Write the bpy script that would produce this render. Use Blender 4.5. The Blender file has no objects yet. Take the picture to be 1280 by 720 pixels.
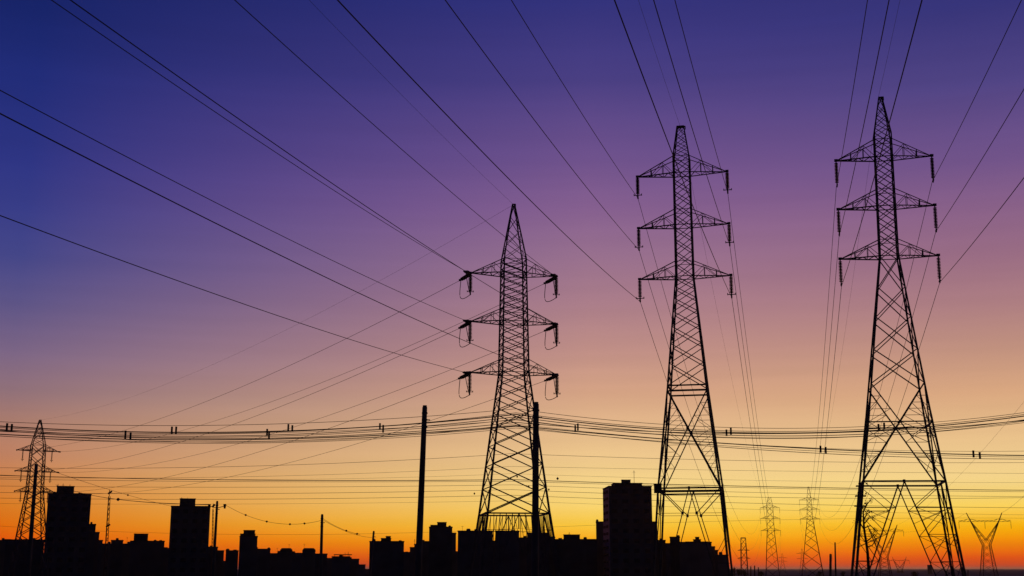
import bpy, bmesh, math, random
from mathutils import Vector, Matrix
random.seed(7)
sc = bpy.context.scene
col = sc.collection
R = math.radians
# ------------------------------------------------------------------ camera
F = 1600.0                      # focal length in pixels of the 1280 wide photograph
PITCH = math.atan(351 / F)
CP, SP = math.cos(PITCH), math.sin(PITCH)
HC = 6.0                        # eye height above the plain
cam_d = bpy.data.cameras.new('camera')
cam_d.sensor_width = 36.0
cam_d.lens = 36.0 * F / 1280
cam_d.clip_start = 0.1
cam_d.clip_end = 120000
cam = bpy.data.objects.new('camera', cam_d)
cam.location = (0, 0, HC)
cam.rotation_euler = (math.pi / 2 + PITCH, 0, 0)
col.objects.link(cam)
sc.camera = cam
# ------------------------------------------------------------------ view
vs = sc.view_settings
vs.view_transform = 'Standard'
vs.look = 'None'
vs.exposure = 0.0
vs.gamma = 1.0
vs.use_curve_mapping = False
# ------------------------------------------------------------------ dusk sky
SUN_AZ, SUN_EL = 12.0, -1.5     # the sun has just set behind the pylons

def lin(c):
    return tuple(((v / 255) / 12.92 if v / 255 <= .04045 else ((v / 255 + .055) / 1.055) ** 2.4) for v in c)

def elev(px, py):
    x, u = (px - 640) / F, (360 - py) / F
    d = Vector((x, CP - u * SP, SP + u * CP)).normalized()
    return math.degrees(math.asin(d.z))

YS = [0, 100, 200, 260, 320, 380, 440, 490, 530, 570, 600, 630, 655, 675, 695, 711]
SKY_L = [(22, 35, 103), (33, 44, 120), (45, 52, 130), (55, 60, 134), (68, 70, 136), (93, 84, 134), (123, 101, 133),
         (145, 113, 121), (171, 124, 108), (191, 128, 96), (206, 130, 70), (219, 125, 36), (226, 111, 12), (228, 86, 4), (206, 56, 4), (172, 40, 10)]
SKY_C = [(50, 50, 123), (74, 63, 131), (111, 82, 140), (134, 96, 144), (152, 112, 142), (170, 125, 137), (192, 143, 134),
         (213, 163, 133), (226, 182, 138), (238, 199, 140), (246, 211, 137), (250, 214, 116), (252, 203, 64), (252, 172, 20), (246, 112, 0), (222, 58, 0)]
SKY_R = [(54, 52, 121), (79, 67, 131), (114, 84, 138), (137, 97, 136), (154, 109, 132), (173, 126, 130), (195, 147, 127),
         (217, 167, 128), (229, 186, 136), (240, 203, 142), (247, 214, 138), (250, 211, 95), (252, 185, 10), (246, 144, 0), (233, 86, 0), (208, 46, 0)]

world = bpy.data.worlds.new("World")
sc.world = world
world.use_nodes = True
nt = world.node_tree
for n in list(nt.nodes):
    nt.nodes.remove(n)
N = nt.nodes.new
L = nt.links.new

def math_node(op, a, b=None, c=None):
    n = N('ShaderNodeMath'); n.operation = op
    for i, v in enumerate((a, b, c)):
        if v is None: continue
        if isinstance(v, (int, float)): n.inputs[i].default_value = v
        else: L(v, n.inputs[i])
    return n.outputs[0]

tc = N('ShaderNodeTexCoord')
sep = N('ShaderNodeSeparateXYZ'); L(tc.outputs['Generated'], sep.inputs[0])
el = math_node('ARCSINE', sep.outputs['Z'])
EMAX = 60.0
fac = math_node('DIVIDE', el, R(EMAX))
az = math_node('ARCTAN2', sep.outputs['X'], sep.outputs['Y'])   # 0 straight ahead, + to the right

def ramp(px, cols, top):
    r = N('ShaderNodeValToRGB'); L(fac, r.inputs[0])
    st = sorted([(elev(px, y) / EMAX, lin(c)) for y, c in zip(YS, cols)] + [(45 / EMAX, lin(top)), (1.0, lin((16, 24, 66)))])
    cr = r.color_ramp
    cr.interpolation = 'LINEAR'
    cr.elements[0].position = max(0.0, st[0][0]); cr.elements[0].color = (*st[0][1], 1)
    cr.elements[1].position = st[-1][0]; cr.elements[1].color = (*st[-1][1], 1)
    for p, c in st[1:-1]:
        e = cr.elements.new(max(0, p)); e.color = (*c, 1)
    return r.outputs[0]

def mixc(f, a, b):
    m = N('ShaderNodeMix'); m.data_type = 'RGBA'
    L(f, m.inputs[0]); L(a, m.inputs[6]); L(b, m.inputs[7])
    return m.outputs[2]

def rng(v, a, b, interp='LINEAR'):
    m = N('ShaderNodeMapRange'); m.interpolation_type = interp
    L(v, m.inputs[0]); m.inputs[1].default_value = a; m.inputs[2].default_value = b
    return m.outputs[0]

rl = ramp(30, SKY_L, (18, 28, 80)); rc = ramp(740, SKY_C, (22, 30, 84)); rr = ramp(1240, SKY_R, (22, 30, 84))
c1 = mixc(rng(az, R(-21.5), R(3.5)), rl, rc)
c2 = mixc(rng(az, R(3.5), R(20.5)), c1, rr)
rb = N('ShaderNodeValToRGB'); L(fac, rb.inputs[0])        # the dark eastern sky behind the viewer
for i, (p, c) in enumerate([(0, (24, 26, 48)), (1, (14, 18, 40))]):
    rb.color_ramp.elements[i].position = p; rb.color_ramp.elements[i].color = (*lin(c), 1)
aaz = math_node('ABSOLUTE', math_node('SUBTRACT', az, R(8)))
c3 = mixc(rng(aaz, R(32), R(95), 'SMOOTHSTEP'), c2, rb.outputs[0])
# thin smears of dusty air: long level bands, barely visible
mp = N('ShaderNodeMapping'); mp.inputs['Scale'].default_value = (2.5, 2.5, 60); L(tc.outputs['Generated'], mp.inputs[0])
nz = N('ShaderNodeTexNoise'); nz.inputs['Scale'].default_value = 1.6; nz.inputs['Detail'].default_value = 3; L(mp.outputs[0], nz.inputs[0])
band = rng(nz.outputs[0], 0.3, 0.7)
bandv = math_node('MULTIPLY_ADD', band, 0.05, 0.975)
sm = N('ShaderNodeVectorMath'); sm.operation = 'SCALE'; L(c3, sm.inputs[0]); L(bandv, sm.inputs['Scale'])
below = rng(el, R(-0.25), R(-0.05))
gnd = N('ShaderNodeRGB'); gnd.outputs[0].default_value = (.006, .005, .006, 1)
c4 = mixc(below, gnd.outputs[0], sm.outputs[0])
bg = N('ShaderNodeBackground'); L(c4, bg.inputs[0]); bg.inputs[1].default_value = 1.0
nish = N('ShaderNodeTexSky'); nish.sky_type = 'NISHITA'; nish.sun_disc = False
nish.sun_elevation = R(SUN_EL); nish.sun_rotation = R(SUN_AZ)
bg2 = N('ShaderNodeBackground'); L(nish.outputs[0], bg2.inputs[0]); bg2.inputs[1].default_value = 0.002
addn = N('ShaderNodeAddShader'); L(bg.outputs[0], addn.inputs[0]); L(bg2.outputs[0], addn.inputs[1])
wo = N('ShaderNodeOutputWorld'); L(addn.outputs[0], wo.inputs[0])
# the last grazing light of the set sun
sun_d = bpy.data.lights.new('sun', 'SUN'); sun_d.energy = 0.25; sun_d.angle = R(1.5); sun_d.color = (1, .42, .16)
sun = bpy.data.objects.new('sun', sun_d); col.objects.link(sun)
se = R(0.6)
dv = Vector((math.sin(R(SUN_AZ)) * math.cos(se), math.cos(R(SUN_AZ)) * math.cos(se), math.sin(se)))
sun.rotation_euler = dv.to_track_quat('Z', 'Y').to_euler()

# ------------------------------------------------------------------ projection of measurements into the place
def zat(Y, py):                       # height of what is seen on row py, Y metres ahead
    return HC + Y * math.tan(PITCH + math.atan((360 - py) / F))
def xat(px, Y, z=HC):
    return (px - 640) / F * (Y * CP + (z - HC) * SP)
def at(px, py, Y):
    z = zat(Y, py)
    return Vector((xat(px, Y, z), Y, z))

# ------------------------------------------------------------------ materials
def mat(name, base, rough=.8, spec=.3, var=.25, scale=2.0, metal=0.0, tint=None):
    m = bpy.data.materials.new(name); m.use_nodes = True
    t = m.node_tree; b = t.nodes['Principled BSDF']
    b.inputs['Roughness'].default_value = rough
    b.inputs['Specular IOR Level'].default_value = spec
    b.inputs['Metallic'].default_value = metal
    o = t.nodes.new('ShaderNodeTexCoord'); n = t.nodes.new('ShaderNodeTexNoise')
    n.inputs['Scale'].default_value = scale; n.inputs['Detail'].default_value = 6
    t.links.new(o.outputs['Object'], n.inputs[0])
    r = t.nodes.new('ShaderNodeValToRGB'); t.links.new(n.outputs[0], r.inputs[0])
    r.color_ramp.elements[0].position = .3; r.color_ramp.elements[1].position = .7
    lo = tuple(v * (1 - var) for v in base); hi = tint or tuple(min(1, v * (1 + var)) for v in base)
    r.color_ramp.elements[0].color = (*lo, 1); r.color_ramp.elements[1].color = (*hi, 1)
    t.links.new(r.outputs[0], b.inputs['Base Color'])
    return m

M = dict(
    steel=mat('galvanised_steel', (.11, .105, .10), .75, .2, .3, 1.5),
    rusty=mat('weathered_steel', (.12, .06, .045), .8, .2, .4, 1.0),
    wire=mat('conductor_aluminium', (.07, .065, .06), .8, .15, .2, 1.0),
    ceramic=mat('insulator_ceramic', (.05, .03, .025), .45, .3, .2, 3.0),
    concrete=mat('pole_concrete', (.12, .115, .11), .9, .15, .3, 1.2),
    wood=mat('pole_wood', (.07, .05, .035), .9, .1, .3, 3.0),
    render_a=mat('grey_render', (.16, .155, .15), .9, .1, .25, .15),
    render_b=mat('beige_render', (.18, .155, .13), .9, .1, .25, .12),
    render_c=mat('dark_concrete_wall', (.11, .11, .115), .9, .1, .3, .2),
    brick=mat('red_brick', (.26, .09, .06), .9, .1, .3, .3),
    panel=mat('pink_balcony_panel', (.72, .38, .34), .9, .1, .15, .3),
    glass=mat('window_glass', (.02, .022, .025), .25, .4, .2, .5),
    roof=mat('roof_slab', (.09, .085, .08), .9, .1, .3, .3),
    tile=mat('clay_roof_tiles', (.2, .08, .05), .9, .1, .3, .5),
    bark=mat('bark', (.05, .035, .025), .95, .1, .3, 4),
    leaf=mat('foliage', (.035, .05, .02), .9, .1, .4, 2),
    marker=mat('marker_ball_paint', (.25, .06, .02), .7, .2, .2, 2),
    box=mat('painted_sheet_metal', (.05, .05, .05), .7, .2, .2, 2),
    ground=mat('dry_grass_plain', (.32, .25, .20), 1.0, 0.0, .3, .006, tint=(.42, .35, .29)),
)

# ------------------------------------------------------------------ helpers
class MB:
    def __init__(s): s.v = []; s.f = []
    def bar(s, a, b, w, h=None):
        a, b = Vector(a), Vector(b); d = b - a
        if d.length < 1e-6: return
        d.normalize(); up = Vector((0, 0, 1)) if abs(d.z) < .95 else Vector((0, 1, 0))
        x = d.cross(up).normalized(); y = x.cross(d).normalized()
        h = h or w; i = len(s.v)
        for p in (a, b):
            for sx, sy in ((-1, -1), (1, -1), (1, 1), (-1, 1)):
                s.v.append(p + x * (sx * w / 2) + y * (sy * h / 2))
        s.f += [(i, i+1, i+2, i+3), (i+7, i+6, i+5, i+4)] + [(i+k, i+4+k, i+4+(k+1) % 4, i+(k+1) % 4) for k in range(4)]
    def angle(s, a, b, w, t=None):    # an L-section steel angle: two thin flanges
        a, b = Vector(a), Vector(b); d = (b - a)
        if d.length < 1e-6: return
        d.normalize(); up = Vector((0, 0, 1)) if abs(d.z) < .95 else Vector((0, 1, 0))
        x = d.cross(up).normalized(); y = x.cross(d).normalized(); t = t or w * .18
        prof = [(-w/2, -w/2), (w/2, -w/2), (w/2, -w/2+t), (-w/2+t, -w/2+t), (-w/2+t, w/2), (-w/2, w/2)]
        i = len(s.v)
        for p in (a, b):
            for q, r in prof: s.v.append(p + x * q + y * r)
        s.f += [tuple(range(i, i+6)), tuple(range(i+11, i+5, -1))] + [(i+k, i+6+k, i+6+(k+1) % 6, i+(k+1) % 6) for k in range(6)]
    def box(s, x0, x1, y0, y1, z0, z1):
        i = len(s.v)
        for z in (z0, z1):
            for x, y in ((x0, y0), (x1, y0), (x1, y1), (x0, y1)): s.v.append(Vector((x, y, z)))
        s.f += [(i+3, i+2, i+1, i), (i+4, i+5, i+6, i+7)] + [(i+k, i+(k+1) % 4, i+4+(k+1) % 4, i+4+k) for k in range(4)]
    def tube(s, pts, r, n=6, rs=None):
        pts = [Vector(p) for p in pts]; i = len(s.v); m = len(pts)
        for k, p in enumerate(pts):
            d = (pts[min(k+1, m-1)] - pts[max(k-1, 0)]).normalized()
            up = Vector((0, 0, 1)) if abs(d.z) < .95 else Vector((0, 1, 0))
            x = d.cross(up).normalized(); y = x.cross(d).normalized(); q = rs[k] if rs else r
            for j in range(n):
                a = 2 * math.pi * j / n; s.v.append(p + x * (q * math.cos(a)) + y * (q * math.sin(a)))
        for k in range(m - 1):
            for j in range(n):
                s.f.append((i+k*n+j, i+k*n+(j+1) % n, i+(k+1)*n+(j+1) % n, i+(k+1)*n+j))
        s.f.append(tuple(i+j for j in range(n))[::-1]); s.f.append(tuple(i+(m-1)*n+j for j in range(n)))
    def ball(s, c, r, n=8, m=6):
        c = Vector(c); s.tube([c + Vector((0, 0, -r * math.cos(math.pi * k / m))) for k in range(m + 1)], 0, n,
                              [max(.001, r * math.sin(math.pi * k / m)) for k in range(m + 1)])
    def build(s, name, m, parent=None, smooth=False):
        me = bpy.data.meshes.new(name); me.from_pydata([tuple(v) for v in s.v], [], s.f); me.update()
        if smooth:
            for p in me.polygons: p.use_smooth = True
        me.materials.append(m); o = bpy.data.objects.new(name, me); col.objects.link(o)
        if parent: o.parent = parent
        return o

def empty(name, loc, rz=0):
    o = bpy.data.objects.new(name, None); o.empty_display_size = 1; o.location = loc; o.rotation_euler = (0, 0, rz)
    col.objects.link(o); return o
def tag(o, label, cat, group=None, kind=None):
    if label: o['label'] = label
    if cat: o['category'] = cat
    if group: o['group'] = group
    if kind: o['kind'] = kind
    return o

# ------------------------------------------------------------------ ground: one sheet to the horizon
g = MB(); g.v = [Vector(p) for p in ((-60000, -3000, 0), (60000, -3000, 0), (60000, 60000, 0), (-60000, 60000, 0))]; g.f = [(0, 1, 2, 3)]
tag(g.build('ground', M['ground']), None, None, kind='structure')

# ------------------------------------------------------------------ dusk haze over the whole plain
hz = MB(); hz.box(-60500, 60500, -3500, 60500, -1.0, 50.0)
hm = bpy.data.materials.new('dusk_haze'); hm.use_nodes = True; ht = hm.node_tree
for n_ in list(ht.nodes):
    if n_.type == 'BSDF_PRINCIPLED': ht.nodes.remove(n_)
pv = ht.nodes.new('ShaderNodeVolumePrincipled'); pv.inputs['Color'].default_value = (.95, .82, .68, 1)
pv.inputs['Density'].default_value = 0.000032; pv.inputs['Anisotropy'].default_value = .6
ht.links.new(pv.outputs[0], [n_ for n_ in ht.nodes if n_.type == 'OUTPUT_MATERIAL'][0].inputs['Volume'])
tag(hz.build('haze', hm), None, None, kind='stuff')

# ------------------------------------------------------------------ insulators
def insulator_mb(a, b, r, clamp=True, discs=12):
    a, b = Vector(a), Vector(b); mb = MB(); pts = []; rs = []
    for k in range(discs):
        for f_, q in ((.05, .35), (.35, 1.0), (.6, .95), (.65, .35)):
            pts.append(a.lerp(b, (.06 + .86 * (k + f_) / discs))); rs.append(r * q)
    mb.tube([a] + pts + [b], 0, 8, [r * .3] + rs + [r * .3])
    return mb
def cross_mb(a, b, half, w=.07):      # arcing horn and suspension clamp near the lower end
    a, b = Vector(a), Vector(b); mb = MB(); c = a.lerp(b, .86)
    mb.bar(c + Vector((-half, 0, 0)), c + Vector((half, 0, 0)), w)
    for s in (-1, 1): mb.bar(c + Vector((s * half, 0, -.06)), c + Vector((s * half, 0, .14)), w)
    mb.bar(c, b, .14); mb.bar(b + Vector((0, -.22, .02)), b + Vector((0, .22, .02)), .12)
    return mb

# ------------------------------------------------------------------ the lattice pylon
def pylon(x, y, rot, label, prof, top, topw, panels, arms, group, tl=.17, tb=.075, steel='steel', detail=2, zbase=0.0, ins=None):
    """prof: [(z, width)] of the square body; panels: list of (kind, z0, z1); arms: [(z, half length, rise)]"""
    root = empty('lattice_pylon', (x, y, zbase), -R(rot)); tag(root, label, 'pylon', group)
    m = M[steel]
    def w(z):
        for (a, wa), (b, wb) in zip(prof, prof[1:]):
            if z <= b: return wa + (wb - wa) * (z - a) / (b - a)
        return prof[-1][1]
    SG = ((-1, -1), (1, -1), (1, 1), (-1, 1))
    def c(i, z, k=1.0):
        q = w(z) / 2 * k; return Vector((SG[i % 4][0] * q, SG[i % 4][1] * q, z))
    zt = prof[-1][0]
    for i in range(4):                                   # four legs, thinner towards the top
        lg = MB()
        for (a, _), (b, _) in zip(prof, prof[1:]):
            n = max(1, int((b - a) / 4)) if detail > 1 else 1
            for k in range(n):
                z0, z1 = a + (b - a) * k / n, a + (b - a) * (k + 1) / n
                lg.angle(c(i, z0), c(i, z1), tl * (1.15 - .55 * z0 / zt), tl * .45)
        lg.build('leg', m, root)
        if detail > 1:
            ft = MB(); p = c(i, 0); ft.box(p.x - .5, p.x + .5, p.y - .5, p.y + .5, -.3, .45); ft.build('footing', M['concrete'], root)
    br = MB(); base = MB()
    def plate(mb, p, i, s_=.2):                          # gusset plate lying in the face
        n = Vector((0, 1, 0)) if i % 2 == 0 else Vector((1, 0, 0)); t = Vector((1, 0, 0)) if i % 2 == 0 else Vector((0, 1, 0))
        mb.bar(p - t * s_, p + t * s_, .03 if i % 2 == 0 else 2 * s_, 2 * s_ if i % 2 == 0 else .03) if False else mb.bar(p - Vector((0, 0, s_)), p + Vector((0, 0, s_)), s_ * 1.6 if i % 2 == 0 else .04, .04 if i % 2 == 0 else s_ * 1.6)
    for kind, z0, z1 in panels:
        for i in range(4):
            A0, B0, A1, B1 = c(i, z0), c(i+1, z0), c(i, z1), c(i+1, z1)
            if kind == 'X':
                q = tb * (.75 + .1 * w(z0)); br.angle(A0, B1, q); br.angle(B0, A1, q)
            elif kind == 'H':
                (base if z0 < 22.4 and detail > 1 else br).angle(A0, B0, tb * 1.9)
            elif kind == 'BX':                           # tall crossed panel with redundant members
                q = tb * 1.35; base.angle(A0, B1, q); base.angle(B0, A1, q)
                f_ = w(z0) / (w(z0) + w(z1)); X_ = A0.lerp(B1, f_); plate(base, X_, i, .13)
                nn = 4
                for P0, P1, S_ in ((A0, A1, A0), (B0, B1, B0)):
                    pl = P0
                    for k in range(1, nn + 1):           # lower triangle between leg and brace
                        t_ = k / (nn + .0); D = S_.lerp(X_, t_); zz = D.z; Lg = c(i if P0 is A0 else i + 1, zz)
                        if k < nn: base.angle(Lg, D, tb * .6)
                        base.angle(pl, D, tb * .6) if k % 2 == 0 else base.angle(D, c(i if P0 is A0 else i+1, min(zz + (X_.z - z0) / nn, X_.z)), tb * .6)
                        pl = Lg
                for P1, ci in ((A1, i), (B1, i + 1)):
                    for k in (1, 2):
                        D = P1.lerp(X_, k / 3); base.angle(c(ci, D.z), D, tb * .55)
                        base.angle(c(ci, D.z - (z1 - X_.z) / 3), D, tb * .55)
                base.angle(c(i, X_.z), X_, tb * 1.4); base.angle(X_, c(i+1, X_.z), tb * 1.4)
            elif kind == 'BXP':                          # the same panel without its middle rail
                q = tb * 1.35; base.angle(A0, B1, q); base.angle(B0, A1, q)
                f_ = w(z0) / (w(z0) + w(z1)); X_ = A0.lerp(B1, f_); plate(base, X_, i, .17)
                for S_, ci in ((A0, i), (B0, i+1)):
                    for k in range(1, 5):
                        D = S_.lerp(X_, k / 5); base.angle(c(ci, D.z), D, tb * .5)
                        base.angle(D, c(ci, D.z + (X_.z - z0) / 5), tb * .5)
                for S_, ci in ((A1, i), (B1, i+1)):
                    for k in (1, 2):
                        D = S_.lerp(X_, k / 3); base.angle(c(ci, D.z), D, tb * .5); base.angle(D, c(ci, D.z - (z1 - X_.z) / 3), tb * .5)
            elif kind == 'V':                            # inverted V from the middle of the rail to the feet
                mid = (A1 + B1) / 2; base.angle(mid, A0, tb * 1.3); base.angle(mid, B0, tb * 1.3); plate(base, mid, i, .13)
                n = 6
                for F0, ci, T1 in ((A0, i, A1), (B0, i+1, B1)):
                    lastL = T1
                    for k in range(1, n):
                        D = mid.lerp(F0, k / n * .98); Lg = c(ci, D.z)
                        base.angle(Lg, D, tb * (1.0 if k == 1 else .6)); base.angle(lastL, D, tb * .7)
                        Dm = mid.lerp(F0, (k + .5) / n * .98)
                        base.angle(Lg, Dm, tb * .5); base.angle(D, c(ci, Dm.z), tb * .5); lastL = Lg
            elif kind == 'VK':                           # inverted V with one knee brace each side
                mid = (A1 + B1) / 2; base.angle(mid, A0, tb * 1.1); base.angle(mid, B0, tb * 1.1); plate(base, mid, i, .12)
                for F0, T1, ci in ((A0, A1, i), (B0, B1, i+1)):
                    D = mid.lerp(F0, .17); base.angle(T1, D, tb); plate(base, D, i, .14)
                    D2 = mid.lerp(F0, .5); base.angle(c(ci, D2.z), D2, tb * .6); base.angle(c(ci, mid.lerp(F0, .33).z), D2, tb * .6)
                Dl, Dr = mid.lerp(A0, .17), mid.lerp(B0, .17); base.angle(c(i, Dl.z), c(i+1, Dl.z), tb * .5)
            elif kind == 'VM':                           # row of small struts under the rail
                mid = (A1 + B1) / 2
                for F0, T1, ci in ((A0, A1, i), (B0, B1, i+1)):
                    base.angle(mid, F0, tb * 1.1)
                    for k in range(1, 5):
                        Tp = mid.lerp(T1, k / 5); D = mid.lerp(F0, k / 5 * .75)
                        base.angle(Tp, D, tb * .75); base.angle(mid.lerp(T1, (k - 1) / 5), D, tb * .6)
                        base.angle(c(ci, D.z), D, tb * .6)
                base.angle(mid + Vector((0, 0, 0)), mid - Vector((0, 0, 1.7)), tb * 1.2)
                base.angle(A1, B1, tb * 1.8)
    br.build('bracing', m, root)
    if base.v: base.build('base_frame', m, root)
    pk = MB(); zp = zt
    n = 4 if detail > 1 else 2
    for i in range(4):
        T0 = c(i, zp); T1 = Vector((SG[i][0] * topw / 2, SG[i][1] * topw / 2, top)); U0 = c(i+1, zp); j = (i + 1) % 4
        U1 = Vector((SG[j][0] * topw / 2, SG[j][1] * topw / 2, top))
        pk.angle(T0, T1, tl * .62, tl * .3)
        for k in range(n):
            a, b = k / n, (k + 1) / n
            pk.angle(T0.lerp(T1, a), U0.lerp(U1, b), tb * .7); pk.angle(U0.lerp(U1, a), T0.lerp(T1, b), tb * .7)
        pk.angle(T1, U1, tb * 1.1)
    pk.bar((-topw / 2 - .04, 0, top), (topw / 2 + .16, 0, top), .12); pk.bar((topw / 2 + .14, 0, top), (topw / 2 + .14, 0, top - .3), .08)
    pk.build('peak', m, root)
    for ai, (z, h, rise) in enumerate(arms):
        q = w(z) / 2; q2 = w(z + rise) / 2
        for s in (-1, 1):
            ar = MB(); tip = Vector((s * h, 0, z))
            for yy in (-1, 1):
                ar.angle((s * q, yy * q, z), tip, tb * 1.25); ar.angle((s * q2, yy * q2, z + rise), tip, tb * .95)
                for f_ in (.3, .62):
                    lo = Vector((s * q, yy * q, z)).lerp(tip, f_); hi = Vector((s * q2, yy * q2, z + rise)).lerp(tip, f_)
                    ar.angle(lo, hi, tb * (1.1 if f_ > .5 and detail > 1 else .7))
                ar.angle(Vector((s * q, yy * q, z)), Vector((s * q2, yy * q2, z + rise)).lerp(tip, .3), tb * .6)
                ar.angle(Vector((s * q2, yy * q2, z + rise)).lerp(tip, .3), Vector((s * q, yy * q, z)).lerp(tip, .62), tb * .6)
            ns = 7 if detail > 1 else 3
            for k in range(ns):
                a_ = Vector((s * q, (-1) ** k * q, z)).lerp(tip, k / ns); b_ = Vector((s * q, -(-1) ** k * q, z)).lerp(tip, (k + 1) / ns)
                ar.angle(a_, b_, tb * .7)
            ar.bar(tip + Vector((-s * .15, 0, .05)), tip + Vector((s * .15, 0, .05)), .2)
            ar.build('crossarm', m, root)
        for zz_, tt_ in ((z, tb * 1.5), (z + rise, tb)):
            fr = MB()
            for i in range(4): fr.bar(c(i, zz_), c(i+1, zz_), tt_, tt_ * .5)
            fr.build('arm_collar', m, root)
    if ins: ins(root)
    return root, w, c

def steps(a, b, prof, ratio, kind='X'):
    """panels from height a down to b, each as tall as ratio * body width there"""
    def w(z):
        for (p, wa), (q, wb) in zip(prof, prof[1:]):
            if z <= q: return wa + (wb - wa) * (z - p) / (q - p)
        return prof[-1][1]
    hs = []; z = a
    while z > b: h = ratio * w(z); hs.append(h); z -= h
    k = (a - b) / sum(hs); out = []; z = a
    for h in hs: out.append((kind, z - h * k, z)); z -= h * k
    return out

G = 'tall lattice pylons in the foreground'
def base_xy(px, Y): return xat(px, Y), Y
X1, Y1 = base_xy(642, 145); X2, Y2 = base_xy(867, 117); X3, Y3 = base_xy(1136, 107)

def W(rot, x, y, p):                    # local to world
    a = -R(rot); return Vector((x + p[0] * math.cos(a) - p[1] * math.sin(a), y + p[0] * math.sin(a) + p[1] * math.cos(a), p[2]))

# ---- middle pylon: suspension strings with cross horns
prof2 = [(0, 7.3), (13.0, 5.45), (21.8, 3.55), (32.67, 1.6), (44.4, 1.5)]
arms2 = [(42.77, 4.25, 1.65), (37.65, 4.25, 1.5), (32.67, 4.25, 1.45)]
pan2 = (steps(44.4, 32.67, prof2, .8) + steps(32.67, 22.3, prof2, .72) + [('H', 21.8, 0), ('H', 22.3, 0), ('BXP', 13.0, 21.8), ('H', 13.0, 0), ('H', 12.75, 0), ('VK', 0, 13.0)])
def ins2(root):
    for z, h, r_ in arms2:
        for s in (-1, 1):
            a, b = (s * h, 0, z), (s * h, 0, z - 2.1)
            o = insulator_mb(a, (s * h, 0, z - 1.85), .19).build('insulator', M['ceramic'], root)
            cross_mb(a, b, .36).build('clamp', M['steel'], o)
    bx = MB(); bx.box(-3.05, -2.4, -3.2, -2.75, 12.55, 13.3); bx.box(-3.1, -2.35, -3.25, -2.7, 13.303, 13.38)
    bx.build('control_box', M['box'], root)
pylon(X2, Y2, 12, 'black lattice pylon with box on left leg, middle of the three tall ones', prof2, 47.55, .62, pan2, arms2, G, ins=ins2, tl=.165)

# ---- right pylon
prof3 = [(0, 9.6), (12.9, 6.35), (18.6, 4.8), (32.12, 1.5), (43.2, 1.4)]
arms3 = [(41.05, 4.03, 1.6), (36.6, 4.03, 1.5), (32.15, 4.06, 1.45)]
pan3 = (steps(43.2, 32.12, prof3, .8) + [('X', 29.3, 32.1), ('X', 26.7, 29.3), ('X', 23.9, 26.7), ('X', 21.0, 23.9), ('BX', 12.9, 21.0), ('H', 12.9, 0), ('V', 0, 12.9)])
def ins3(root):
    for z, h, r_ in arms3:
        for s in (-1, 1):
            a, b = (s * h, 0, z - .05), (s * h, 0, z - 2.2)
            o = insulator_mb(a, b, .17, discs=14).build('insulator', M['ceramic'], root)
            c_ = MB(); c_.bar(Vector(b) + Vector((0, -.3, -.02)), Vector(b) + Vector((0, .3, -.02)), .12); c_.bar(b, Vector(b) + Vector((0, 0, -.2)), .1)
            c_.build('clamp', M['steel'], o)
    for zz in (10.9, 11.7, 12.5):
        gd = MB(); q = (9.6 - (9.6 - 6.35) * zz / 12.9) / 2
        for s in (-1, 1): gd.bar((-q - .55, -q + s * .3, zz), (-q + .3, -q + s * .3, zz), .09); gd.bar((-q + s * .3, -q - .5, zz + .2), (-q + s * .3, -q + .3, zz + .2), .09)
        gd.bar((-q - .3, -q - .35, zz), (-q - .3, -q + .35, zz), .09); gd.bar((-q - .3, -q - .3, zz), (-q - .3, -q - .3, zz + .2), .09)
        gd.build('climbing_guard', M['steel'], root)
root3, _, _ = pylon(X3 - .335, Y3, 12, 'black lattice pylon with the widest splayed legs, rightmost of the three tall ones', prof3, 46.7, .26, pan3, arms3, G, ins=ins3, tl=.165)
root3.rotation_euler = (0, R(.6), -R(12))          # the pylon leans a little

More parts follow.
